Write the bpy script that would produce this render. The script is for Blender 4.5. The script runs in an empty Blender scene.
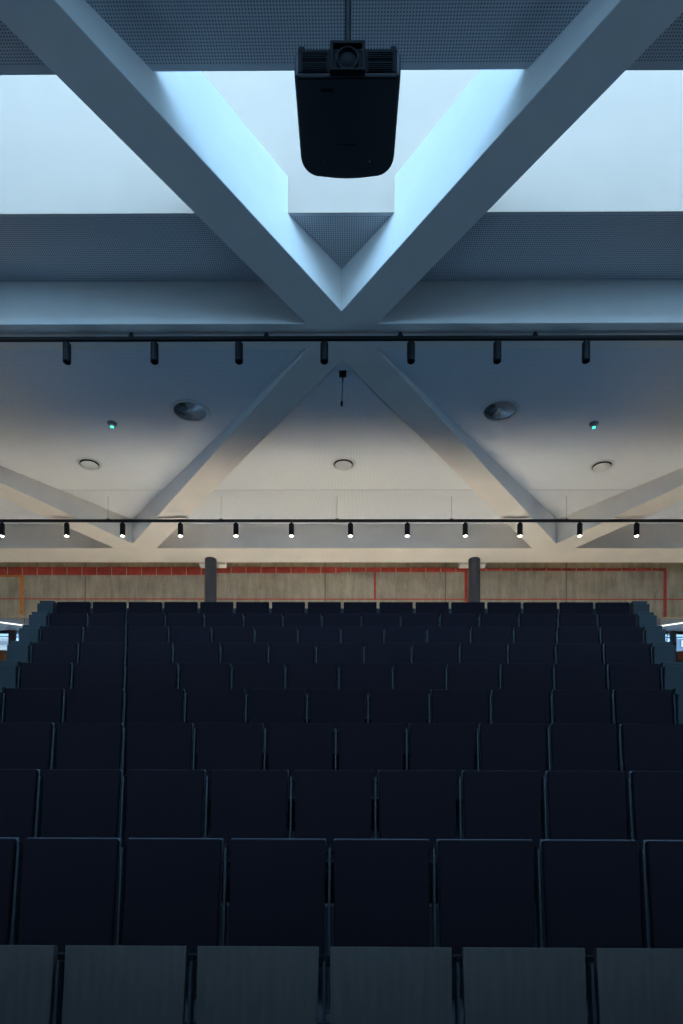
import bpy, bmesh, math, random
from mathutils import Vector, Matrix
random.seed(7)
C = bpy.context.scene
PI = math.pi

# ------------------------------------------------------------------ camera
EYE = 1.10                      # camera height above the hall floor
CAMX, YAW, ROLL, FPX, HY = 0.09, 0.0084, 0.0043, 675.2, 883.7
cd = bpy.data.cameras.new('camera'); cam = bpy.data.objects.new('camera', cd); C.collection.objects.link(cam)
cd.sensor_fit = 'VERTICAL'; cd.sensor_height = 36.0; cd.sensor_width = 24.0
cd.lens = 36.0*FPX/1024; cd.shift_y = (HY-512)/1024
cd.clip_start = 0.05; cd.clip_end = 400
cam.matrix_world = Matrix.Translation((CAMX, 0, EYE)) @ Matrix.Rotation(YAW, 4, 'Z') @ Matrix.Rotation(PI/2, 4, 'X') @ Matrix.Rotation(ROLL, 4, 'Z')
C.camera = cam

# ------------------------------------------------------------------ sky and exposure
C.view_settings.view_transform = 'Standard'; C.view_settings.look = 'None'
C.view_settings.gamma = 1; C.view_settings.use_curve_mapping = False
C.view_settings.exposure = 0.0
C.cycles.use_denoising = True
C.cycles.max_bounces = 10; C.cycles.diffuse_bounces = 7; C.cycles.transparent_max_bounces = 12
C.cycles.sample_clamp_indirect = 30
w = bpy.data.worlds.new('sky'); C.world = w; w.use_nodes = True
bg = w.node_tree.nodes['Background']
SKY = (0.375, 0.70, 1.07)
bg.inputs[0].default_value = (*SKY, 1); bg.inputs[1].default_value = 7.5
SPOT_WATTS = 1600.0
FOYER_WATTS = 3.0
REARF = 0.6                     # floor behind the seating tiers
SPOT_COLOR = (1.0, 0.88, 0.70)

# hall measures (metres; y runs away from the camera; heights relative to the hall floor)
SOF = 6.36 + EYE               # underside of the concrete beams
HW = 9.5                       # half width of the hall
SL = 0.772                     # sideways run of the diagonal beams per metre
DA, PER = 7.847, 5.135         # depth of the first beam node, bay length
BHX = 0.268                    # half width of a diagonal beam, measured sideways
SKY0, SKY1 = 5.52, 6.812       # skylight slot
BTOP = 7.135 + EYE               # top of the beams
ZN, PANE = 6.70 + EYE, 8.50 + EYE    # low and high edge of the sloping roof glazing over the slots
def zfront(y): return 6.842 + EYE - 0.09*(7.665-y)
def zback(y): return 6.38 + EYE + 0.0935*(y-8.03)

def portal(name, x, y, z, sx, sy):
    l = bpy.data.lights.new(name, 'AREA'); l.shape = 'RECTANGLE'; l.size = sx; l.size_y = sy
    l.cycles.is_portal = True
    o = bpy.data.objects.new(name, l); C.collection.objects.link(o); o.location = (x, y, z)
    return o
for d in (0, -PER):
    po = portal('skylight_portal', 0, (SKY0+SKY1)/2+d, (ZN+PANE)/2+0.06, 2*HW, math.hypot(SKY1-SKY0, PANE-ZN)); po.rotation_euler = (math.atan2(PANE-ZN, SKY1-SKY0), 0, 0)
FWX, FWZ0, FWZ1 = 7.0, 6.0, 7.36    # unseen window added in the wall behind the camera for blue fill
po = portal('window_portal', 0, -3.45, (FWZ0+FWZ1)/2, 2*FWX, FWZ1-FWZ0); po.rotation_euler = (PI/2, 0, 0)

SWY0, SWY1, SWZ0, SWZ1 = 7.0, 11.0, 0.5, 2.1    # unseen side windows added beside the seating tiers to light the ceiling
for sg in (-1, 1):
    po = portal('window_portal', sg*(HW+0.25), (SWY0+SWY1)/2, (SWZ0+SWZ1)/2, SWZ1-SWZ0, SWY1-SWY0); po.rotation_euler = (0, sg*PI/2, 0)

# ------------------------------------------------------------------ helpers
def proj(X, Y, Z):
    x = X-CAMX; c, s = math.cos(YAW), math.sin(YAW)
    x, y = x*c+Y*s, -x*s+Y*c
    u = FPX*x/y; v = -FPX*(Z-EYE)/y
    c, s = math.cos(ROLL), math.sin(ROLL)
    return 341.5+u*c-v*s, HY+u*s+v*c
def at(px, py, Y):              # point at depth Y seen at a pixel
    u, v = px-341.5, py-HY; c, s = math.cos(ROLL), math.sin(ROLL)
    u, v = u*c+v*s, -u*s+v*c
    dx, dy, dz = u/FPX, 1.0, -v/FPX
    c, s = math.cos(YAW), math.sin(YAW)
    dx, dy = dx*c-dy*s, dx*s+dy*c
    t = Y/dy
    return Vector((CAMX+dx*t, Y, EYE+dz*t))
def on_ceiling(px, py, f=zback):
    lo, hi = 2.0, 14.0
    for _ in range(60):
        m = (lo+hi)/2
        if at(px, py, m).z > f(m): hi = m
        else: lo = m
    return at(px, py, lo)

def box(bm, x0, x1, y0, y1, z0, z1, bev=0.0, seg=2):
    b = bmesh.new()
    vs = [b.verts.new(p) for p in ((x0,y0,z0),(x1,y0,z0),(x1,y1,z0),(x0,y1,z0),(x0,y0,z1),(x1,y0,z1),(x1,y1,z1),(x0,y1,z1))]
    for f in ((0,3,2,1),(4,5,6,7),(0,1,5,4),(1,2,6,5),(2,3,7,6),(3,0,4,7)): b.faces.new([vs[i] for i in f])
    if bev: bmesh.ops.bevel(b, geom=b.edges[:], offset=bev, segments=seg, affect='EDGES', profile=0.6)
    merge(bm, b)
def merge(bm, b, M=None):
    if M is not None: b.transform(M)
    t = bpy.data.meshes.new('t'); b.to_mesh(t); b.free(); bm.from_mesh(t); bpy.data.meshes.remove(t)
def prism(bm, poly, z0, z1, bev=0.0):        # plan polygon extruded; z0/z1 numbers or functions of y
    f0 = z0 if callable(z0) else (lambda y: z0); f1 = z1 if callable(z1) else (lambda y: z1)
    b = bmesh.new()
    lo = [b.verts.new((x, y, f0(y))) for x, y in poly]; hi = [b.verts.new((x, y, f1(y))) for x, y in poly]
    n = len(poly); b.faces.new(lo[::-1]); b.faces.new(hi)
    for i in range(n): b.faces.new((lo[i], lo[(i+1)%n], hi[(i+1)%n], hi[i]))
    bmesh.ops.recalc_face_normals(b, faces=b.faces[:])
    if bev: bmesh.ops.bevel(b, geom=b.edges[:], offset=bev, segments=1, affect='EDGES')
    merge(bm, b)
def cyl(bm, p0, p1, r0, r1=None, n=24, cap=True):
    r1 = r0 if r1 is None else r1
    p0, p1 = Vector(p0), Vector(p1); d = p1-p0
    b = bmesh.new()
    bmesh.ops.create_cone(b, cap_ends=cap, segments=n, radius1=r0, radius2=r1, depth=d.length)
    M = Matrix.Translation((p0+p1)/2) @ d.to_track_quat('Z', 'Y').to_matrix().to_4x4()
    merge(bm, b, M)
def lathe(bm, prof, n=32, M=None):           # profile of (r, z) round the z axis
    b = bmesh.new(); rings = []
    for r, z in prof:
        if r < 1e-6: rings.append([b.verts.new((0,0,z))])
        else: rings.append([b.verts.new((r*math.cos(2*PI*k/n), r*math.sin(2*PI*k/n), z)) for k in range(n)])
    for a, c in zip(rings, rings[1:]):
        for k in range(n):
            k2 = (k+1)%n
            q = []
            for v in (a[k%len(a)], a[k2%len(a)], c[k2%len(c)], c[k%len(c)]):
                if v not in q: q.append(v)
            if len(q) > 2: b.faces.new(q)
    bmesh.ops.recalc_face_normals(b, faces=b.faces[:])
    merge(bm, b, M)
def obj(name, bm, mat, parent=None, smooth=False):
    me = bpy.data.meshes.new(name); bm.to_mesh(me); bm.free(); me.materials.append(mat)
    if smooth:
        for p in me.polygons: p.use_smooth = True
        me.set_sharp_from_angle(angle=math.radians(38))
    o = bpy.data.objects.new(name, me); C.collection.objects.link(o); o.parent = parent
    return o
def tag(o, label, cat, group=None):
    o['label'] = label; o['category'] = cat
    if group: o['group'] = group
    return o
def thing(name, label, cat, loc=(0,0,0), rot=(0,0,0), group=None):
    o = bpy.data.objects.new(name, None); C.collection.objects.link(o); o.location = loc; o.rotation_euler = rot
    o.empty_display_size = 0.1
    return tag(o, label, cat, group)
def struct(name, bm, mat):
    o = obj(name, bm, mat); o['kind'] = 'structure'; return o
def copy_tree(o, parent=None):
    c = o.copy(); C.collection.objects.link(c); c.parent = parent
    for ch in o.children: copy_tree(ch, c)
    return c

ORD = ['first','second','third','fourth','fifth','sixth','seventh','eighth','ninth','tenth','eleventh','twelfth','thirteenth','fourteenth','fifteenth','sixteenth']
# ------------------------------------------------------------------ materials
def new_mat(name):
    m = bpy.data.materials.new(name); m.use_nodes = True
    nt = m.node_tree; return m, nt, nt.nodes, nt.links, nt.nodes['Principled BSDF']
def mat(name, col, rough=0.6, metal=0.0, spec=0.5, nscale=0, namt=0.0, bump=0.0, coords='Object', sc=(1,1,1), bdist=0.002):
    m, nt, N, L, P = new_mat(name)
    P.inputs['Base Color'].default_value = (*col, 1); P.inputs['Roughness'].default_value = rough
    P.inputs['Metallic'].default_value = metal; P.inputs['Specular IOR Level'].default_value = spec
    if nscale:
        tc = N.new('ShaderNodeTexCoord'); mp = N.new('ShaderNodeMapping'); mp.inputs['Scale'].default_value = sc
        no = N.new('ShaderNodeTexNoise'); no.inputs['Scale'].default_value = nscale; no.inputs['Detail'].default_value = 5
        L.new(tc.outputs[coords], mp.inputs[0]); L.new(mp.outputs[0], no.inputs['Vector'])
        if namt:
            r = N.new('ShaderNodeValToRGB'); e = r.color_ramp.elements
            e[0].position = 0.3; e[1].position = 0.7
            e[0].color = (*[c*(1-namt) for c in col], 1); e[1].color = (*[min(1, c*(1+namt)) for c in col], 1)
            L.new(no.outputs[0], r.inputs[0]); L.new(r.outputs[0], P.inputs['Base Color'])
        if bump:
            b = N.new('ShaderNodeBump'); b.inputs['Strength'].default_value = bump; b.inputs['Distance'].default_value = bdist
            L.new(no.outputs[0], b.inputs['Height']); L.new(b.outputs[0], P.inputs['Normal'])
    return m
def emit(name, col, s):
    m, nt, N, L, P = new_mat(name)
    P.inputs['Base Color'].default_value = (0,0,0,1); P.inputs['Emission Color'].default_value = (*col, 1); P.inputs['Emission Strength'].default_value = s
    return m
def math_node(N, L, op, a, b=None, clamp=False):
    n = N.new('ShaderNodeMath'); n.operation = op; n.use_clamp = clamp
    for i, v in enumerate((a, b)):
        if v is None: continue
        if isinstance(v, (int, float)): n.inputs[i].default_value = v
        else: L.new(v, n.inputs[i])
    return n.outputs[0]
def perforated(name, col, hole, pitch=0.024, r=0.27, margins=()):
    m, nt, N, L, P = new_mat(name)
    tc = N.new('ShaderNodeTexCoord'); sp = N.new('ShaderNodeSeparateXYZ'); L.new(tc.outputs['Object'], sp.inputs[0])
    d = []
    for k in (0, 1):
        f = math_node(N, L, 'FRACT', math_node(N, L, 'MULTIPLY', sp.outputs[k], 1/pitch))
        f = math_node(N, L, 'SUBTRACT', f, 0.5); d.append(math_node(N, L, 'MULTIPLY', f, f))
    dist = math_node(N, L, 'SQRT', math_node(N, L, 'ADD', d[0], d[1]))
    h = math_node(N, L, 'LESS_THAN', dist, r)
    for y0, y1 in margins:      # plain edge strips without holes
        a = math_node(N, L, 'GREATER_THAN', sp.outputs[1], y0); b = math_node(N, L, 'LESS_THAN', sp.outputs[1], y1)
        ab = math_node(N, L, 'MULTIPLY', a, b)
        h = math_node(N, L, 'MULTIPLY', h, math_node(N, L, 'SUBTRACT', 1.0, ab))
    mx = N.new('ShaderNodeMix'); mx.data_type = 'RGBA'
    mx.inputs[6].default_value = (*col, 1); mx.inputs[7].default_value = (*hole, 1)
    L.new(h, mx.inputs[0]); L.new(mx.outputs[2], P.inputs['Base Color'])
    P.inputs['Roughness'].default_value = 0.75; P.inputs['Specular IOR Level'].default_value = 0.2
    return m

M_beam = mat('painted_concrete', (0.69, 0.67, 0.645), 0.7, spec=0.25, nscale=3, namt=0.03, bump=0.15)
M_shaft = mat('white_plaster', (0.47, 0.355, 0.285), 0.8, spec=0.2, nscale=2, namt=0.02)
M_perf = perforated('perforated_board', (0.56, 0.58, 0.62), (0.16, 0.17, 0.19), margins=((SKY0-0.05, SKY0+0.05), (SKY1-0.05, SKY1+0.025)))
M_perfb = perforated('fine_perforated_board', (0.71, 0.77, 0.84), (0.44, 0.48, 0.54), r=0.25)
M_perfb2 = mat('joint_grey', (0.42, 0.44, 0.48), 0.8, nscale=5, namt=0.05)
M_fabric = mat('navy_fabric', (0.0135, 0.0095, 0.0145), 0.92, spec=0.15, nscale=420, namt=0.25, bump=0.35)
M_shell = mat('dark_shell', (0.085, 0.095, 0.12), 0.45, spec=0.5, nscale=60, namt=0.1)  # paler than the fabric, so the rim shows a painted lit edge
M_post = mat('blue_grey_metal', (0.022, 0.026, 0.034), 0.55, metal=0.1, nscale=30, namt=0.08)
M_endbox = mat('teal_grey_laminate', (0.025, 0.034, 0.039), 0.5, spec=0.4, nscale=25, namt=0.08)
M_black = mat('black_metal', (0.007, 0.008, 0.010), 0.6, spec=0.2, nscale=50, namt=0.1)
M_plastic = mat('black_plastic', (0.045, 0.047, 0.052), 0.5, spec=0.35, nscale=200, namt=0.1, bump=0.1)
M_column = mat('dark_column_paint', (0.055, 0.058, 0.068), 0.5, nscale=8, namt=0.12)
M_floor = mat('dark_carpet', (0.03, 0.035, 0.045), 0.95, nscale=120, namt=0.2, bump=0.3)
M_stage = mat('light_stage_floor', (0.38, 0.50, 0.66), 0.5, nscale=6, namt=0.08)  # unseen floor, tinted blue to bounce blue fill upward
M_oak = mat('light_floor', (0.52, 0.50, 0.46), 0.55, nscale=6, namt=0.06, sc=(1,8,1))
M_wall = mat('grey_wall_paint', (0.30, 0.31, 0.33), 0.85, nscale=3, namt=0.04)
M_white = mat('white_wall_paint', (0.72, 0.71, 0.69), 0.8, nscale=3, namt=0.03)
M_vent = mat('brushed_vent_metal', (0.62, 0.66, 0.70), 0.4, metal=0.25, nscale=30, namt=0.05)
M_dark = mat('dark_void', (0.02, 0.022, 0.026), 0.9, nscale=20, namt=0.1)
M_sill = mat('brown_wood', (0.20, 0.10, 0.05), 0.5, nscale=12, namt=0.25, sc=(1,1,8))
M_steel = mat('cool_steel', (0.35, 0.38, 0.42), 0.3, metal=0.8, nscale=20, namt=0.05)

def wood_mat():
    m, nt, N, L, P = new_mat('stained_wood')
    tc = N.new('ShaderNodeTexCoord'); oi = N.new('ShaderNodeObjectInfo')
    mp = N.new('ShaderNodeMapping'); mp.inputs['Scale'].default_value = (1.0, 1.0, 0.16)
    cb = N.new('ShaderNodeCombineXYZ'); L.new(math_node(N, L, 'MULTIPLY', oi.outputs['Random'], 37.0), cb.inputs[0]); L.new(cb.outputs[0], mp.inputs['Location'])
    L.new(tc.outputs['Object'], mp.inputs[0])
    wv = N.new('ShaderNodeTexWave'); wv.wave_type = 'RINGS'; wv.rings_direction = 'Y'
    wv.inputs['Scale'].default_value = 7; wv.inputs['Distortion'].default_value = 6; wv.inputs['Detail'].default_value = 4; wv.inputs['Detail Scale'].default_value = 1.4
    no = N.new('ShaderNodeTexNoise'); no.inputs['Scale'].default_value = 30; no.inputs['Detail'].default_value = 6
    L.new(mp.outputs[0], wv.inputs['Vector']); L.new(mp.outputs[0], no.inputs['Vector'])
    f = math_node(N, L, 'ADD', math_node(N, L, 'MULTIPLY', wv.outputs[0], 0.14), math_node(N, L, 'MULTIPLY', no.outputs[0], 0.86))
    r = N.new('ShaderNodeValToRGB'); e = r.color_ramp.elements
    e[0].position = 0.2; e[0].color = (0.066, 0.055, 0.048, 1); e[1].position = 0.8; e[1].color = (0.096, 0.080, 0.069, 1)
    L.new(f, r.inputs[0]); L.new(r.outputs[0], P.inputs['Base Color'])
    b = N.new('ShaderNodeBump'); b.inputs['Strength'].default_value = 0.2; b.inputs['Distance'].default_value = 0.001
    L.new(f, b.inputs['Height']); L.new(b.outputs[0], P.inputs['Normal'])
    P.inputs['Roughness'].default_value = 0.5
    return m
M_wood = wood_mat()

def concrete_mat():
    m, nt, N, L, P = new_mat('board_marked_concrete')
    tc = N.new('ShaderNodeTexCoord')
    def noise(scale, sc, det=6):
        mp = N.new('ShaderNodeMapping'); mp.inputs['Scale'].default_value = sc; L.new(tc.outputs['Object'], mp.inputs[0])
        n = N.new('ShaderNodeTexNoise'); n.inputs['Scale'].default_value = scale; n.inputs['Detail'].default_value = det
        L.new(mp.outputs[0], n.inputs['Vector']); return n.outputs[0]
    a = noise(5, (2.2, 1, 0.35)); b = noise(40, (1, 1, 0.25)); c = noise(2.2, (1, 1, 1.2), 4)
    f = math_node(N, L, 'ADD', math_node(N, L, 'MULTIPLY', a, 0.4), math_node(N, L, 'ADD', math_node(N, L, 'MULTIPLY', b, 0.25), math_node(N, L, 'MULTIPLY', c, 0.35)))
    r = N.new('ShaderNodeValToRGB'); e = r.color_ramp.elements
    e[0].position = 0.34; e[0].color = (0.33, 0.27, 0.18, 1); e[1].position = 0.62; e[1].color = (0.62, 0.53, 0.37, 1)
    L.new(f, r.inputs[0])
    sp = N.new('ShaderNodeSeparateXYZ'); L.new(tc.outputs['Object'], sp.inputs[0])
    j = math_node(N, L, 'FRACT', math_node(N, L, 'MULTIPLY', math_node(N, L, 'ADD', sp.outputs[0], 20.0), 1/2.45))
    j = math_node(N, L, 'LESS_THAN', j, 0.012)
    mx = N.new('ShaderNodeMix'); mx.data_type = 'RGBA'; mx.inputs[7].default_value = (0.12, 0.10, 0.08, 1)
    L.new(math_node(N, L, 'MULTIPLY', j, 0.6), mx.inputs[0]); L.new(r.outputs[0], mx.inputs[6]); L.new(mx.outputs[2], P.inputs['Base Color'])
    bp = N.new('ShaderNodeBump'); bp.inputs['Strength'].default_value = 0.4; bp.inputs['Distance'].default_value = 0.01
    L.new(f, bp.inputs['Height']); L.new(bp.outputs[0], P.inputs['Normal'])
    P.inputs['Roughness'].default_value = 0.85
    return m
M_conc = concrete_mat()

def tile_mat(name, col, joint, width, height, z0):
    m, nt, N, L, P = new_mat(name)
    tc = N.new('ShaderNodeTexCoord'); sp = N.new('ShaderNodeSeparateXYZ'); L.new(tc.outputs['Object'], sp.inputs[0])
    j = math_node(N, L, 'FRACT', math_node(N, L, 'MULTIPLY', math_node(N, L, 'ADD', sp.outputs[0], 20.0), 1/width))
    j = math_node(N, L, 'LESS_THAN', j, 0.05)
    no = N.new('ShaderNodeTexNoise'); no.inputs['Scale'].default_value = 9; L.new(tc.outputs['Object'], no.inputs['Vector'])
    r = N.new('ShaderNodeValToRGB'); e = r.color_ramp.elements; e[0].position = 0.3; e[1].position = 0.75
    e[0].color = (*[c*0.75 for c in col], 1); e[1].color = (*[c*1.15 for c in col], 1)
    L.new(no.outputs[0], r.inputs[0])
    mx = N.new('ShaderNodeMix'); mx.data_type = 'RGBA'; mx.inputs[7].default_value = (*joint, 1)
    L.new(j, mx.inputs[0]); L.new(r.outputs[0], mx.inputs[6]); L.new(mx.outputs[2], P.inputs['Base Color'])
    P.inputs['Roughness'].default_value = 0.6
    return m
M_red = tile_mat('red_tile', (0.62, 0.085, 0.05), (0.7, 0.5, 0.36), 0.305, 0.1, 0)
M_redline = mat('red_paint', (0.62, 0.085, 0.055), 0.6, nscale=25, namt=0.2)
M_orange = mat('orange_paint', (0.75, 0.26, 0.05), 0.6, nscale=25, namt=0.2)

def glass_mat():
    m, nt, N, L, P = new_mat('clear_glass')
    N.remove(P); out = N['Material Output']
    t = N.new('ShaderNodeBsdfTransparent'); t.inputs[0].default_value = (0.97, 0.985, 0.99, 1)
    g = N.new('ShaderNodeBsdfGlossy'); g.inputs['Roughness'].default_value = 0.02
    fr = N.new('ShaderNodeFresnel'); fr.inputs[0].default_value = 1.3
    mx = N.new('ShaderNodeMixShader'); L.new(fr.outputs[0], mx.inputs[0]); L.new(t.outputs[0], mx.inputs[1]); L.new(g.outputs[0], mx.inputs[2]); L.new(mx.outputs[0], out.inputs[0])
    return m
M_glass = glass_mat()

# ------------------------------------------------------------------ the hall: seating rows
S = 0.53                        # seat pitch
ROW = [(2.69, -0.262+EYE, 6)] + [(3.446+0.814*i, 0.2297+0.4908*i+EYE, 8+i) for i in range(9)]   # depth, top height, seats
SEATH = 0.85
RISE = 0.007
TOPF = ROW[9][1]-SEATH          # level of the floor behind the last row

bm = bmesh.new(); box(bm, -HW, HW, -3.2, 1.9, -0.2, 0); struct('floor_stage', bm, M_stage)
bm = bmesh.new(); box(bm, -HW, HW, 1.9, 10.5, -0.2, 0)
for i in range(1, 10):
    y, z, n = ROW[i]; hwid = n*S/2 + 0.28
    fz = z-SEATH
    y0 = y-0.44; y1 = ROW[i+1][0]-0.44 if i < 9 else 10.5
    box(bm, -hwid, hwid, y0, y1, 0, fz)
struct('floor', bm, M_floor)
bm = bmesh.new(); box(bm, -HW, HW, 10.5, 17.4, REARF-0.3, REARF)
struct('floor_upper', bm, M_oak)

# ------------------------------------------------------------------ walls
for sg, nm in ((-1, 'left'), (1, 'right')):
    x0, x1 = sorted((sg*HW, sg*(HW+0.2)))
    bm = bmesh.new()
    box(bm, x0, x1, -3.4, SWY0, -0.2, 10.2); box(bm, x0, x1, SWY1, 17.6, -0.2, 10.2)
    box(bm, x0, x1, SWY0, SWY1, -0.2, SWZ0); box(bm, x0, x1, SWY0, SWY1, SWZ1, 10.2)
    struct('wall_'+nm, bm, M_wall)
    bm = bmesh.new(); xc = sg*(HW+0.12)  # frames of the added side windows, out of view
    for q in range(5):
        y = SWY0+q*(SWY1-SWY0)/4; box(bm, xc-0.04, xc+0.04, y-0.03, y+0.03, SWZ0, SWZ1)
    for zz in (SWZ0, SWZ1-0.05): box(bm, xc-0.04, xc+0.04, SWY0, SWY1, zz, zz+0.05)
    sw = struct('window_%d' % (9 if sg < 0 else 10), bm, M_steel)
    bm = bmesh.new(); box(bm, xc-0.005, xc+0.005, SWY0, SWY1, SWZ0, SWZ1); obj('pane', bm, M_glass, sw)
bm = bmesh.new()
box(bm, -HW, HW, -3.4, -3.2, -0.2, FWZ0); box(bm, -HW, HW, -3.4, -3.2, FWZ1, 9.0); box(bm, -HW, -FWX, -3.4, -3.2, FWZ0, FWZ1); box(bm, FWX, HW, -3.4, -3.2, FWZ0, FWZ1)
struct('wall_front', bm, M_wall)
bm = bmesh.new()  # frame of the added window behind the camera
for q in range(6):
    x = -FWX+q*2*FWX/5; box(bm, x-0.03, x+0.03, -3.34, -3.26, FWZ0, FWZ1)
for zz in (FWZ0, FWZ1-0.05): box(bm, -FWX, FWX, -3.34, -3.26, zz, zz+0.05)
fwn = struct('window_8', bm, M_steel)
bm = bmesh.new(); box(bm, -FWX, FWX, -3.31, -3.30, FWZ0, FWZ1); obj('pane', bm, M_glass, fwn)
WD = 13.75                      # face of the concrete wall
WB = at(10, 616, WD).z
bm = bmesh.new(); box(bm, -HW, HW, WD, WD+0.1, WB, 8.6)
wb = struct('wall_back', bm, M_conc)
bm = bmesh.new(); box(bm, -HW, HW, 10.52, 10.6, -0.2, REARF-0.3); struct('wall_back_lower', bm, M_wall)
bm = bmesh.new(); box(bm, -4.5, 4.5, 10.62, 10.66, REARF, EYE+4.33); struct('trim_30', bm, M_floor)  # unseen panel added behind the top row to sharpen the ceiling shadow

# painted and tiled frames on the concrete wall
def strip(name, px0, px1, py0, py1, m, t=0.012):
    a = at(px0, py0, WD); b = at(px1, py1, WD)
    bm = bmesh.new(); box(bm, a.x, b.x, WD-t, WD, b.z, a.z, 0.003, 1)
    return obj(name, bm, m, wb)
strip('red_tile_band', -20, 205, 567.2, 575.2, M_red)
strip('red_tile_band', 205, 340, 567.2, 573.2, M_red)
strip('red_tile_band', 340, 466, 567.7, 572.2, M_red)
strip('red_tile_band', 466, 667, 568.4, 571.0, M_red)
strip('orange_strip', -20, 24, 575.0, 577.0, M_orange)
strip('orange_strip', 20.0, 23.6, 575.2, 614.5, M_orange)
strip('red_line', -20, 710, 598.4, 600.0, M_redline, 0.008)
strip('red_line', 464.6, 467.8, 568, 602, M_redline, 0.01)
strip('red_line', 374, 376, 572, 600, M_redline, 0.01)
strip('red_line', 663.5, 666.6, 570, 617, M_redline, 0.01)

# ------------------------------------------------------------------ ceiling: sloping perforated boards
def sheet(bm, x0, x1, y0, y1, f, t=0.04):
    prism(bm, [(x0, y0), (x1, y0), (x1, y1), (x0, y1)], f, lambda y: f(y)+t)
fr2 = lambda y: zfront(y+PER)
bm = bmesh.new()
xm = (DA-SKY0)*SL
sheet(bm, -xm, xm, 2.72, SKY0, zfront); sheet(bm, -HW, -xm, 2.72, SKY0+0.02, zfront); sheet(bm, xm, HW, 2.72, SKY0+0.012, zfront)
sheet(bm, -HW, HW, SKY1, DA, zfront)
struct('ceiling', bm, M_perf)
bm = bmesh.new()
sheet(bm, -HW, HW, -3.2, SKY0-PER, fr2); sheet(bm, -HW, HW, SKY1-PER, 2.72, fr2)
struct('ceiling_near', bm, M_perf)

# rear bay, with round openings cut for the air outlets
big = [on_ceiling(190, 411.5), on_ceiling(500, 411)]
small = [on_ceiling(89.5, 464), on_ceiling(343.5, 464), on_ceiling(602, 466)]
bm = bmesh.new(); sheet(bm, -HW, HW, DA, 12.99, zback, 0.05)
cb = struct('ceiling_rear', bm, M_perfb)
TILT = math.atan(0.0935)
bm = bmesh.new()
for p, r in [(p, 0.235) for p in big] + [(p, 0.165) for p in small]:
    cyl(bm, (p.x, p.y, p.z-0.2), (p.x, p.y, p.z+0.3), r, n=40)
ct = obj('cut', bm, M_dark)
md = cb.modifiers.new('b', 'BOOLEAN'); md.operation = 'DIFFERENCE'; md.object = ct; md.solver = 'EXACT'
dg = bpy.context.evaluated_depsgraph_get(); dg.update()
me = bpy.data.meshes.new_from_object(cb.evaluated_get(dg)); cb.modifiers.clear(); cb.data = me
bpy.data.objects.remove(ct)
me.materials.clear(); me.materials.append(M_perfb)

for yj in (11.49,):
    bm = bmesh.new(); prism(bm, [(-HW, yj), (HW, yj), (HW, yj+0.008), (-HW, yj+0.008)], lambda y: zback(y)-0.003, lambda y: zback(y)+0.001)
    obj('joint_strip', bm, M_perfb2, cb)
# roof above the rear gap and over the upper foyer
bm = bmesh.new(); box(bm, -HW, HW, 12.9, WD+0.1, 7.95, 8.05); struct('ceiling_gap', bm, M_beam)
FC = 6.45+EYE
bm = bmesh.new(); box(bm, -HW, HW, WD+0.1, 17.6, FC, FC+0.1); struct('ceiling_foyer', bm, M_wall)

# beams: cross beams and diagonals
n_tr = 0
def trim(bm, m=M_beam):
    global n_tr
    n_tr += 1; return struct('trim_%d' % n_tr, bm, m)
for k, (y0, y1) in enumerate(((DA-0.182, DA+0.183), (12.80, 13.37), (DA-PER-0.182, DA-PER+0.183))):
    bm = bmesh.new(); box(bm, -HW, HW, y0, y1, SOF, BTOP if k != 1 else 7.98, 0.004, 1); trim(bm)
YA, YB = -3.2, 13.0
def diagonal(j, sg):
    # centre line x = 2*j*W + sg*SL*(y-DA)
    W = SL*PER; pts = []
    f = lambda y: 2*j*W + sg*SL*(y-DA)
    ys = [YA, YB]
    ya = YA; yb = YB
    lim = HW-BHX-0.01
    # clip to the hall width
    y1 = DA + sg*(lim-2*j*W)/SL; y2 = DA + sg*(-lim-2*j*W)/SL
    lo, hi = min(y1, y2), max(y1, y2)
    ya, yb = max(ya, lo), min(yb, hi)
    if yb-ya < 0.6: return
    bm = bmesh.new()
    prism(bm, [(f(ya)-BHX, ya), (f(ya)+BHX, ya), (f(yb)+BHX, yb), (f(yb)-BHX, yb)], SOF+0.0005*(1+sg*0.5+j*0.2), BTOP, 0.004)
    trim(bm)
for j in (-2, -1, 0, 1, 2):
    for sg in (-1, 1): diagonal(j, sg)

# skylight slots: side walls and panes; the nearer one is unseen, added for light
k = 0
for d in (0, -PER):
    k += 1
    bm = bmesh.new()
    f = zfront if d == 0 else fr2
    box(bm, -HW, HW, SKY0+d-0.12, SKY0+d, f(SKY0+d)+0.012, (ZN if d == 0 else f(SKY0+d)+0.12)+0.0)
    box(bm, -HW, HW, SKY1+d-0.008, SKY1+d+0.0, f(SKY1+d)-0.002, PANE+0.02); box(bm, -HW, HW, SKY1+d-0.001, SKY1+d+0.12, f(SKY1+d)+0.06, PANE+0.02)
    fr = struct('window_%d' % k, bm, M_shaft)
    zn = ZN if d == 0 else f(SKY0+d)+0.12
    g_ = lambda y, zn=zn, d=d: zn+(PANE-zn)*(y-(SKY0+d-0.1))/(SKY1-SKY0+0.1)
    bm = bmesh.new(); prism(bm, [(-HW, SKY0+d-0.1), (HW, SKY0+d-0.1), (HW, SKY1+d), (-HW, SKY1+d)], g_, lambda y, g_=g_: g_(y)+0.03)
    obj('pane', bm, M_glass, fr)

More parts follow.
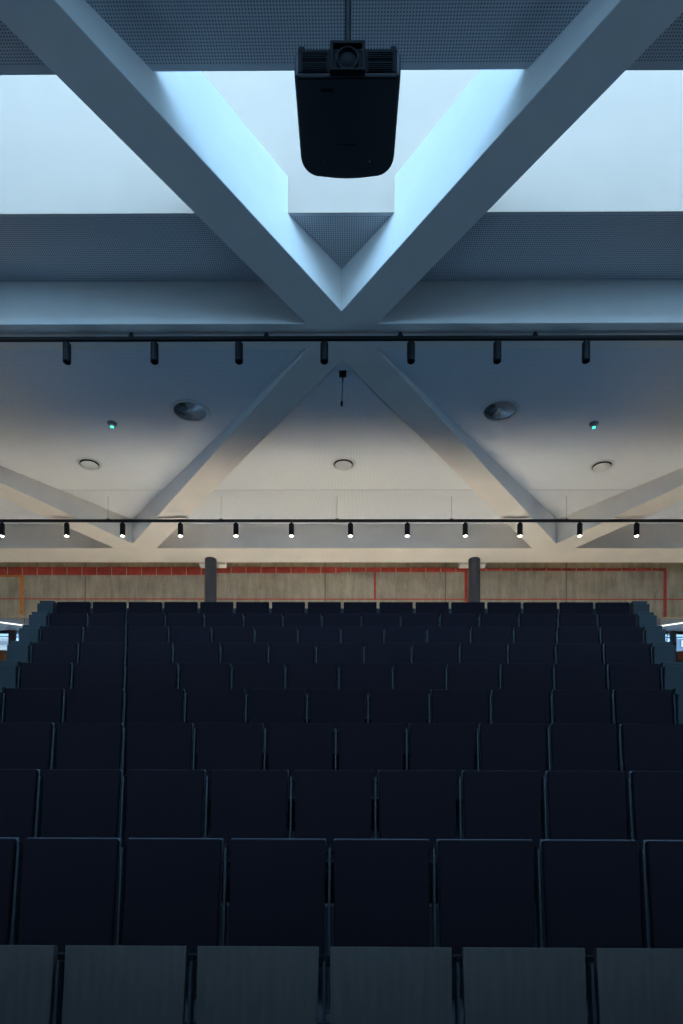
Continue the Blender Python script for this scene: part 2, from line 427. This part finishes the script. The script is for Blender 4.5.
# ------------------------------------------------------------------ upper foyer windows
FY = 17.2
sz = at(4, 651.5, FY).z; tz = at(4, 627, FY).z; bz = at(4, 661, FY).z
bm = bmesh.new()
box(bm, -HW, HW, FY, FY+0.25, REARF, bz)
box(bm, -HW, HW, FY, FY+0.25, tz, FC)
def X(px): return at(px, 640, FY).x
for a, b in ((8.3, 14.5), (671.5, 676.5)):
    box(bm, X(a), X(b), FY, FY+0.25, bz, tz)
box(bm, X(30), X(655), FY, FY+0.25, bz, tz)
struct('wall_foyer', bm, M_column)
nw = 2
for a, b in ((-40, 8.3), (14.5, 30), (655, 671.5), (676.5, 730)):
    nw += 1
    bm = bmesh.new(); x0, x1 = X(a), X(b); x0 = max(x0, -HW); x1 = min(x1, HW)
    t = 0.045
    box(bm, x0, x1, FY+0.05, FY+0.13, sz, sz+t); box(bm, x0, x1, FY+0.05, FY+0.13, tz-t, tz)
    box(bm, x0, x0+t*.6, FY+0.05, FY+0.13, sz, tz); box(bm, x1-t*.6, x1, FY+0.05, FY+0.13, sz, tz)
    mz = sz+(tz-sz)*0.62; box(bm, x0, x1, FY+0.06, FY+0.12, mz, mz+0.02)
    wn = struct('window_%d' % nw, bm, M_steel)
    bm = bmesh.new(); box(bm, x0+0.01, x1-0.01, FY+0.085, FY+0.095, sz+0.01, tz-0.01); obj('pane', bm, M_glass, wn)
    bm = bmesh.new(); box(bm, x0, x1, FY-0.12, FY+0.2, bz, sz, 0.01, 1); obj('sill', bm, M_sill, wn)

# building seen across the street through the right hand windows
M_fac = mat('blue_grey_facade', (0.055, 0.06, 0.07), 0.8, nscale=2, namt=0.1)
M_fwin = mat('white_window_blind', (0.24, 0.19, 0.16), 0.5, nscale=2, namt=0.03)
M_pale = mat('pale_facade', (0.17, 0.125, 0.10), 0.8, nscale=2, namt=0.08)
M_band = mat('grey_band', (0.075, 0.06, 0.055), 0.8, nscale=2, namt=0.08)
bd = thing('building', 'blue grey facade with white windows seen through the far right panes', 'building', (15.0, 34, 4))
bm = bmesh.new(); box(bm, -6, 10, 0, 6, -4, 22); obj('facade', bm, M_fac, bd)
for ix in range(6):
    for iz in range(4):
        q = at(666.5+ix*14.5-29, 629.5+iz*11, 34.0); x = q.x-15.0; z = q.z-4
        bm = bmesh.new(); box(bm, x, x+0.26, -0.06, 0.0, z-0.33, z, 0.01, 1); obj('facade_window', bm, M_fwin, bd)
bd = thing('building', 'pale facade with grey horizontal bands seen through the far left window', 'building', (-15.0, 34, 4))
bm = bmesh.new(); box(bm, -10, 6, 0, 6, -4, 22); obj('facade', bm, M_pale, bd)
for py in (631.5, 641.5):
    z = at(4, py, 34.0).z-4
    bm = bmesh.new(); box(bm, -10, 6, -0.08, 0.0, z-0.14, z, 0.01, 1); obj('facade_band', bm, M_band, bd)

# unseen panel lamps added under the upper foyer ceiling for warm light
M_panel = emit('lit_panel', (1.0, 0.88, 0.72), 3.0)
for i in range(6):
    x = -7.5+i*3.0
    t = thing('foyer_panel_lamp', 'warm panel lamp under the upper foyer ceiling, %s' % ('%s from the %s' % (ORD[min(i, 5-i)], 'left' if i < 3 else 'right')), 'lamp', (x, 14.6, FC), group='foyer panel lamps')
    bm = bmesh.new(); box(bm, -0.6, 0.6, -0.15, 0.15, -0.05, 0.0, 0.004, 1); obj('housing', bm, M_steel, t)
    bm = bmesh.new(); box(bm, -0.57, 0.57, -0.12, 0.12, -0.054, -0.05); obj('diffuser', bm, M_panel, t)
    l = bpy.data.lights.new('foyer_light', 'AREA'); l.shape = 'RECTANGLE'; l.size = 1.1; l.size_y = 0.24; l.energy = FOYER_WATTS; l.color = SPOT_COLOR
    lo = bpy.data.objects.new('lamp_light', l); C.collection.objects.link(lo); lo.parent = t; lo.location = (0, 0, -0.06)

# slim pendant rods in the foyer
M_rod = emit('lit_white_tube', (1.0, 0.95, 0.88), 1.6)
for sgn, lab in ((-1, 'thin white glowing tube lamp at the far left edge, left of the seat rows'), (1, 'thin white glowing tube lamp at the far right edge, right of the seat rows')):
    a, b = ((-14, 620.4), (31, 626.4)) if sgn < 0 else ((697, 620.8), (653, 627.2))
    zl = 6.0+EYE
    def hit(p):
        lo, hi = 5, 40
        for _ in range(60):
            m = (lo+hi)/2
            if at(*p, m).z > zl: hi = m
            else: lo = m
        return at(*p, lo)
    A, B = hit(a), hit(b)
    t = thing('tube_lamp', lab, 'lamp', A, group='tube lamps in the foyer')
    bm = bmesh.new(); cyl(bm, (0,0,0), B-A, 0.015, n=12); obj('tube', bm, M_rod, t)
    for q in (0.15, 0.85):
        bm = bmesh.new(); v = (B-A)*q; cyl(bm, v+Vector((0,0,0.02)), v+Vector((0,0,FC-zl)), 0.004, n=6)
        obj('suspension_wire', bm, M_black, t)

# ------------------------------------------------------------------ seats
LEAN = math.radians(7)
def lean(b, y0=0.0):            # recline about the seat's foot
    b.transform(Matrix.Rotation(-LEAN, 4, 'X'))
def panel(w0, w1, z0, z1, y0, y1, bev, seg=3):
    b = bmesh.new()
    vs = [b.verts.new(p) for p in ((-w0,y0,z0),(w0,y0,z0),(w0,y1,z0),(-w0,y1,z0),(-w1,y0,z1),(w1,y0,z1),(w1,y1,z1),(-w1,y1,z1))]
    for f in ((0,3,2,1),(4,5,6,7),(0,1,5,4),(1,2,6,5),(2,3,7,6),(3,0,4,7)): b.faces.new([vs[i] for i in f])
    bmesh.ops.bevel(b, geom=b.edges[:], offset=bev, segments=seg, affect='EDGES', profile=0.6)
    return b
def make_seat(kind):
    root = thing('auditorium_seat', '', 'seat')
    H = SEATH/math.cos(LEAN)+RISE
    wood = kind == 'wood'
    # reclined back with a slightly raised rim, paler on padded seats as a painted highlight
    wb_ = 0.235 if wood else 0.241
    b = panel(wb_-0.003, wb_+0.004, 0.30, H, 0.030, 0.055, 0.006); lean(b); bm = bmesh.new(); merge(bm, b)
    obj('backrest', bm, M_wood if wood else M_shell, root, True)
    # seat folded up flat against the back
    b = panel(0.236, 0.243 if wood else 0.2435, 0.24, H-(-0.004 if wood else 0.011), -0.012 if not wood else 0.004, 0.0298, 0.003 if wood else 0.014); lean(b); bm = bmesh.new(); merge(bm, b)
    obj('seat', bm, M_wood if wood else M_fabric, root, True)
    # hinge bar
    bm = bmesh.new(); cyl(bm, (-0.222, -0.02, 0.262), (0.222, -0.02, 0.262), 0.014, n=12); obj('hinge_bar', bm, M_black, root, True)
    # cross rail that carries the backs
    b = bmesh.new(); box(b, -S/2+0.004, S/2-0.004, 0.058, 0.078, *((H-0.075, H-0.028) if kind != 'plain' else (H-0.2, H-0.16)), 0.003, 1); lean(b); obj('cross_rail', b, M_black, root)
    return root
def post_bm(x, low=0.0):
    H = SEATH/math.cos(LEAN)+RISE-low
    b = bmesh.new(); box(b, x-0.006, x+0.006, -0.010, 0.050, 0.0, H-0.055, 0.004, 2)
    lean(b)
    b2 = bmesh.new(); box(b2, x-0.011, x+0.011, -0.12, 0.14, 0.0, 0.012, 0.003, 1); merge(b, b2)
    return b
protos = {}
for r, (y, z, n) in enumerate(ROW):
    kind = 'wood' if r == 0 else ('plain' if r == 9 else 'fabric')
    for i in range(n):
        x = (i-(n-1)/2)*S
        if kind not in protos:
            protos[kind] = make_seat(kind); o = protos[kind]
            for nm, sx in (('support_post', -S/2),):
                obj(nm, post_bm(sx, 0.06 if kind == 'plain' else 0), M_post, o, True)
        else: o = copy_tree(protos[kind])
        o.location = (x, y - SEATH*math.tan(LEAN), z-SEATH)
        side = 'left' if i < n/2 else 'right'
        k = i if i < n/2 else n-1-i
        end = ('%s from the %s' % (ORD[k], side)) if k else (side+'most')
        if r == 0:
            o['label'] = 'grey stained wooden folding seat in the front row, %s' % end
            o['group'] = 'wooden folding seats of the front row'
        else:
            rn = 'the topmost row' if r == 9 else 'the %s row from the front' % ORD[r]
            o['label'] = 'navy padded seat in %s, %s' % (rn, end)
            o['group'] = 'navy padded auditorium seats'
        if i == n-1:
            obj('support_post', post_bm(S/2, 0.06 if kind == 'plain' else 0), M_post, o, True)

# stepped cabinets that close the row ends
end0 = None
for r in range(4, 10):
    y, z, n = ROW[r]
    for sg in (-1, 1):
        if end0 is None:
            end0 = thing('row_end_panel', '', 'panel', group='row end cabinets')
            bm = bmesh.new(); box(bm, -0.118, 0.118, -0.05, 0.22, 0, SEATH-0.045, 0.004, 1); obj('front_box', bm, M_endbox, end0)
            bm = bmesh.new(); box(bm, -0.104, 0.118, 0.0, 0.22, SEATH-0.045, SEATH+0.016, 0.004, 1); obj('raised_top', bm, M_endbox, end0)
            o = end0
        else: o = copy_tree(end0)
        o.location = (sg*(n*S/2+0.137), y, z-SEATH)
        if sg > 0: o.scale = (-1, 1, 1)
        rn = 'the topmost row' if r == 9 else 'the %s row from the front' % ORD[r]
        o['label'] = 'teal grey boxy end cabinet closing the %s end of %s' % ('left' if sg < 0 else 'right', rn)

# ------------------------------------------------------------------ columns
for i, (px, side) in enumerate(((210.8, 'left'), (474.3, 'right'))):
    p = at(px, 560, 13.25)
    c = thing('column', 'dark grey round column standing in front of the concrete wall, %s one' % side, 'column', (p.x, p.y, REARF), group='dark round columns')
    bm = bmesh.new(); cyl(bm, (0,0,0), (0,0,SOF-REARF), 0.115, n=40); obj('shaft', bm, M_column, c, True)
    bm = bmesh.new(); lathe(bm, [(0.115,0),(0.15,0),(0.15,0.02),(0.12,0.05),(0.115,0.05)]); obj('base_ring', bm, M_column, c, True)
    bm = bmesh.new(); box(bm, p.x-0.26, p.x+0.26, 13.372, 13.55, SOF-0.03, SOF+0.2, 0.003, 1); trim(bm)

# ------------------------------------------------------------------ track lights
def make_spot(lit):
    root = thing('track_spotlight', '', 'spotlight')
    bm = bmesh.new(); box(bm, -0.018, 0.018, -0.05, 0.05, -0.018, 0.0, 0.003, 1); obj('track_adapter', bm, M_black, root)
    bm = bmesh.new(); cyl(bm, (0,0,-0.018), (0,0,-0.04), 0.012, n=12)
    R = 0.046
    lathe(bm, [(0,-0.035),(R-0.006,-0.035),(R,-0.042),(R,-0.245),(R-0.006,-0.25),(R-0.010,-0.245),(R-0.014,-0.205)], 32); obj('lamp_body', bm, M_black, root, True)
    bm = bmesh.new(); lathe(bm, [(0,-0.257),(0.015,-0.255),(0.026,-0.248),(R-0.011,-0.238)] if lit else [(0,-0.215),(R-0.013,-0.215)], 24)
    obj('lens', bm, M_lens if lit else M_lensoff, root)
    return root
M_lens = emit('lit_lens', (1.0, 0.90, 0.76), 14.0)
M_lensoff = mat('unlit_lens', (0.06, 0.07, 0.09), 0.15, nscale=40, namt=0.2)
def track(y, zc, spots, lit, label, hangs):
    # the rail
    z0 = zc-0.02; z1 = zc+0.02
    o = thing('light_track', label, 'track', (0, y, z0), group=None)
    bm = bmesh.new(); box(bm, -HW+0.3, HW-0.3, -0.018, 0.018, 0, z1-z0, 0.003, 1); obj('rail', bm, M_black, o)
    for px in hangs:
        bm = bmesh.new(); x = at(px, 400, y).x
        b = bmesh.new(); box(b, x-0.03, x+0.03, -0.012, 0.012, z1-z0, z1-z0+0.02, 0.003, 1); merge(bm, b)
        if lit: cyl(bm, (x, 0, z1-z0), (x, 0, zback(y)-z0), 0.003, n=6)
        else: cyl(bm, (x, 0, z1-z0), (x, 0, SOF-z0), 0.02, n=12)
        obj('suspension_wire' if lit else 'mounting_clip', bm, M_wire if lit else M_black, o)
    proto = make_spot(lit)
    n = len(spots)
    for i, px in enumerate(spots):
        s = proto if i == 0 else copy_tree(proto)
        s.location = (at(px, 400, y).x + (zc-EYE)*0, y, z0)
        # horizontal position follows the pixel at the rail's own height
        for _ in range(4):
            u, v = proj(s.location.x, y, z0-0.12); s.location.x += (px-u)*y/FPX
        k = i if i < n/2 else n-1-i; side = 'left' if i < n/2 else 'right'
        if i == n//2 and n % 2: pos = 'the middle one'
        else: pos = ('%s from the %s' % (ORD[k], side)) if k else 'the %smost' % side
        if lit:
            s['label'] = 'black cylinder spotlight, switched on, on the rear track, %s' % pos
            s['group'] = 'lit spotlights on the rear track'
            l = bpy.data.lights.new('spot', 'SPOT'); l.energy = SPOT_WATTS; l.color = SPOT_COLOR; l.spot_size = math.radians(54); l.spot_blend = 1.0; l.shadow_soft_size = 0.03
            lo = bpy.data.objects.new('lamp_light', l); C.collection.objects.link(lo); lo.parent = s; lo.location = (0, 0, -0.30)
        else:
            s['label'] = 'black cylinder spotlight, switched off, on the near track, %s' % pos
            s['group'] = 'unlit spotlights on the near track'
M_wire = mat('steel_wire', (0.25, 0.24, 0.23), 0.4, metal=0.7, nscale=30, namt=0.1)
track(7.80, at(342, 338.6, 7.80).z, [67, 154.5, 239, 324.3, 411, 497.3, 586], False, 'black light track across the hall under the large ceiling beam, nearer one', [-70, 131, 266, 400, 535, 760])
track(11.716, at(342, 520.8, 11.716).z, [2, 66.8, 122.6, 180.5, 236, 291.5, 350.5, 407.3, 465.3, 520, 579.8, 636.6], True, 'black light track across the hall in front of the concrete wall, farther one', [-6, 108.5, 221.5, 337.5, 452, 567, 690])

# ------------------------------------------------------------------ air outlets in the rear ceiling
def vent(p, label, r):
    t = thing('air_diffuser', label, 'vent', p, (TILT, 0, 0), 'round swirl diffusers')
    bm = bmesh.new(); lathe(bm, [(r-0.016,0.06),(r-0.014,-0.004),(r+0.005,-0.012),(r+0.036,-0.008),(r+0.039,0.0),(r-0.005,0.0),(r-0.008,0.09)], 48); obj('outer_ring', bm, M_vent, t, True)
    bm = bmesh.new(); lathe(bm, [(0,0.06),(r-0.01,0.06),(r-0.01,0.09),(0,0.09)], 32); obj('back_plate', bm, M_dark, t)
    bm = bmesh.new()
    N_ = 40
    for k in range(N_):
        b = bmesh.new(); box(b, 0.035, r-0.015, -0.001, 0.001, -0.020, 0.020)
        b.transform(Matrix.Rotation(2*PI*k/N_, 4, 'Z') @ Matrix.Translation((0,0,0.022)) @ Matrix.Rotation(math.radians(52), 4, 'X')); merge(bm, b)
    obj('swirl_vanes', bm, M_vent, t)
    bm = bmesh.new(); lathe(bm, [(0,0.006),(0.025,0.008),(0.032,0.014),(0.032,0.03),(0,0.03)], 24); obj('hub', bm, M_vent, t, True)
vent(big[0], 'large round swirl air diffuser in the ceiling left of the hanging microphone', 0.235)
vent(big[1], 'large round swirl air diffuser in the ceiling right of the hanging microphone', 0.235)
for p, lab in zip(small, ('small round white air valve in the ceiling at the left', 'small round white air valve in the middle below the hanging microphone', 'small round white air valve in the ceiling at the right')):
    r = 0.165
    t = thing('air_valve', lab, 'vent', p, (TILT, 0, 0), 'small round air valves')
    bm = bmesh.new(); lathe(bm, [(r-0.012,0.12),(r-0.012,-0.002),(r,-0.010),(r+0.03,-0.006),(r+0.03,0.0),(r-0.004,0.0),(r-0.004,0.12)], 40); obj('collar', bm, M_vent, t, True)
    bm = bmesh.new(); lathe(bm, [(0,0.03),(r-0.012,0.03),(r-0.012,0.12),(0,0.12)], 32); obj('back_plate', bm, M_dark, t)
    bm = bmesh.new(); lathe(bm, [(0,-0.052),(0.07,-0.048),(0.115,-0.036),(0.135,-0.024),(0.132,-0.018),(0.03,-0.016),(0.03,0.03),(0,0.03)], 32); obj('valve_disc', bm, M_vent, t, True)

# smoke detectors with a green light
M_green = emit('green_led', (0.08, 0.80, 0.62), 2.0)
M_det = mat('grey_detector', (0.22, 0.26, 0.30), 0.6, nscale=30, namt=0.05)
for px, py, sd in ((112, 426, 'left'), (594, 426.5, 'right')):
    p = on_ceiling(px, py-3)
    t = thing('smoke_detector', 'small round ceiling detector glowing green, %s one' % sd, 'detector', p, (TILT, 0, 0), 'ceiling detectors with green light')
    bm = bmesh.new(); lathe(bm, [(0,0.0),(0.066,0.0),(0.066,-0.018),(0.05,-0.03),(0.042,-0.048),(0,-0.05)], 28); obj('housing', bm, M_det, t, True)
    bm = bmesh.new(); lathe(bm, [(0.0,-0.050),(0.026,-0.050),(0.024,-0.062),(0,-0.066)], 16); obj('indicator_light', bm, M_green, t, True)

# hanging microphone
p = on_ceiling(342.8, 372.5)
t = thing('hanging_microphone', 'thin black microphone hanging on a rod from the ceiling centre', 'microphone', p)
bm = bmesh.new(); box(bm, -0.045, 0.045, -0.04, 0.04, -0.035, 0.012, 0.005, 2); obj('ceiling_mount', bm, M_black, t)
zt = at(342, 405, p.y).z - p.z
bm = bmesh.new(); cyl(bm, (0,0,-0.03), (0,0,-0.12), 0.012, 0.007, 12); cyl(bm, (0,0,-0.1), (-0.012,0,zt+0.03), 0.0045, n=8); obj('stem', bm, M_black, t, True)
bm = bmesh.new(); lathe(bm, [(0,0.03),(0.012,0.028),(0.016,0.01),(0.016,-0.02),(0.010,-0.034),(0,-0.036)], 16, Matrix.Translation((-0.012,0,zt+0.02))); obj('capsule', bm, M_black, t, True)

# ------------------------------------------------------------------ projector
DF, DR = 3.21, 3.68
pc = at(347.5, 75, DF); zb = pc.z
t = thing('projector', 'black ceiling projector hanging from a pole in front of the skylight', 'projector', (pc.x, DF, zb))
HH = 0.125
def rounded_plan(w_f, w_r, d, rf, rr, n=10):
    pts = []
    def arc(cx, cy, r, a0, a1):
        for k in range(n+1):
            a = a0+(a1-a0)*k/n; pts.append((cx+r*math.cos(a), cy+r*math.sin(a)))
    arc(-w_f+rf, rf, rf, PI*1.5, PI); arc(-w_r+rr, d-rr, rr, PI, PI*0.5)
    # gently bowed rear edge
    for k in range(1, 8):
        q = k/8; pts.append((-w_r+rr+(2*w_r-2*rr)*q, d+0.012*math.sin(PI*q)))
    arc(w_r-rr, d-rr, rr, PI*0.5, 0); arc(w_f-rf, rf, rf, 0, -PI*0.5)
    return pts
def shell(bm, layers):          # stacked plan outlines
    b = bmesh.new(); rings = []
    for pts, z in layers: rings.append([b.verts.new((x, y, z)) for x, y in pts])
    b.faces.new(rings[0]); b.faces.new(rings[-1])
    for a, c in zip(rings, rings[1:]):
        for k in range(len(a)): b.faces.new((a[k], a[(k+1)%len(a)], c[(k+1)%len(a)], c[k]))
    bmesh.ops.recalc_face_normals(b, faces=b.faces[:]); merge(bm, b)
def inset(pts, d, cx=0, cy=0.235):
    out = []
    for x, y in pts:
        v = Vector((x-cx, y-cy)); L_ = v.length; v *= max(0.0, (L_-d)/L_); out.append((cx+v.x, cy+v.y))
    return out
base = rounded_plan(0.254, 0.248, 0.468, 0.02, 0.10)
bm = bmesh.new()
shell(bm, [(inset(base, 0.012), 0.0), (inset(base, 0.003), 0.006), (base, 0.018), (base, HH-0.02), (inset(base, 0.008), HH-0.005), (inset(base, 0.03), HH)])
obj('housing', bm, M_plastic, t, True)
M_gap = mat('charcoal_plastic', (0.008, 0.009, 0.011), 0.8, spec=0.1, nscale=80, namt=0.1)
M_grille = mat('grille_plastic', (0.006, 0.007, 0.009), 0.8, spec=0.08, nscale=80, namt=0.1)
bm = bmesh.new(); box(bm, -0.236, 0.236, -0.0025, 0.002, 0.010, HH-0.004, 0.002, 1); obj('front_panel', bm, M_gap, t)  # dark sheet added so the front face looks shaded
# lens bay: raised frame with a dark recess and a glass lens
bm = bmesh.new()
fx = -0.0
box(bm, fx-0.083, fx-0.068, -0.022, 0.004, 0.004, HH+0.012, 0.004, 2); box(bm, fx+0.068, fx+0.083, -0.022, 0.004, 0.004, HH+0.012, 0.004, 2)
box(bm, fx-0.083, fx+0.083, -0.022, 0.004, HH, HH+0.016, 0.005, 2); box(bm, fx-0.083, fx+0.083, -0.022, 0.004, 0.0, 0.010, 0.003, 2)
obj('lens_frame', bm, M_gap, t, True)
M_lg = mat('lens_glass', (0.004, 0.005, 0.007), 0.6, spec=0.05, nscale=10, namt=0.1)
bm = bmesh.new()
lathe(bm, [(0.055,0.0),(0.055,0.016),(0.047,0.018),(0.042,0.010),(0.042,0.0)], 32, Matrix.Translation((0,0.003,0.068)) @ Matrix.Rotation(PI/2, 4, 'X'))
ln = obj('lens_ring', bm, M_gap, t, True)
bm = bmesh.new(); lathe(bm, [(0.042,0.004),(0.03,0.010),(0.015,0.013),(0,0.014)], 32, Matrix.Translation((0,0.003,0.068)) @ Matrix.Rotation(PI/2, 4, 'X')); obj('lens', bm, M_lg, t, True)
# louvred vents either side
for sx in (-1, 1):
    for q, (za, zb_) in enumerate(((0.010, 0.052), (0.062, 0.104))):
        bm = bmesh.new()
        box(bm, *sorted((sx*0.095, sx*0.218)), -0.006, 0.003, za, zb_, 0.003, 1)
        for k in range(4):
            zz = za+0.007+k*0.009; box(bm, *sorted((sx*0.10, sx*0.213)), -0.010, -0.005, zz, zz+0.004)
        obj('vent_grille', bm, M_grille, t)
for sx in (-1, 1):
    bm = bmesh.new(); box(bm, *sorted((sx*0.205, sx*0.232)), -0.004, 0.02, HH-0.02, HH+0.008, 0.004, 2); obj('corner_latch', bm, M_gap, t)
# underside: feet screws, seams, small marks
M_screw = mat('bright_screw', (0.6, 0.62, 0.66), 0.3, metal=0.9, nscale=30, namt=0.05)
for sx in (-0.125, 0.118):
    bm = bmesh.new(); lathe(bm, [(0,-0.003),(0.005,-0.002),(0.006,0.001)], 12, Matrix.Translation((sx, 0.385, 0))); obj('screw', bm, M_screw, t)
bm = bmesh.new()
box(bm, -0.235, 0.235, 0.012, 0.016, -0.0015, 0.001); box(bm, -0.13, -0.07, 0.055, 0.068, -0.0012, 0.001); box(bm, -0.05, 0.04, 0.30, 0.304, -0.0012, 0.001)
obj('underside_trim', bm, M_gap, t)
M_blue = emit('blue_led', (0.05, 0.3, 1.0), 1.5)
bm = bmesh.new(); box(bm, -0.252, -0.238, 0.065, 0.083, 0.006, 0.011); obj('status_light', bm, M_blue, t)
# mount and pole
bm = bmesh.new(); box(bm, -0.09, 0.09, 0.13, 0.33, HH, HH+0.02, 0.004, 1); box(bm, -0.03, 0.03, 0.2, 0.26, HH+0.02, HH+0.06, 0.004, 1); obj('mounting_plate', bm, M_black, t)
ztop = zfront(DF+0.23)-zb
bm = bmesh.new(); cyl(bm, (0.0,0.23,HH+0.04), (0.0,0.23,ztop), 0.0165, n=20); cyl(bm, (0.0,0.23,ztop-0.03), (0.0,0.23,ztop), 0.07, n=24); obj('pole', bm, M_black, t, True)
bpy.context.view_layer.update()
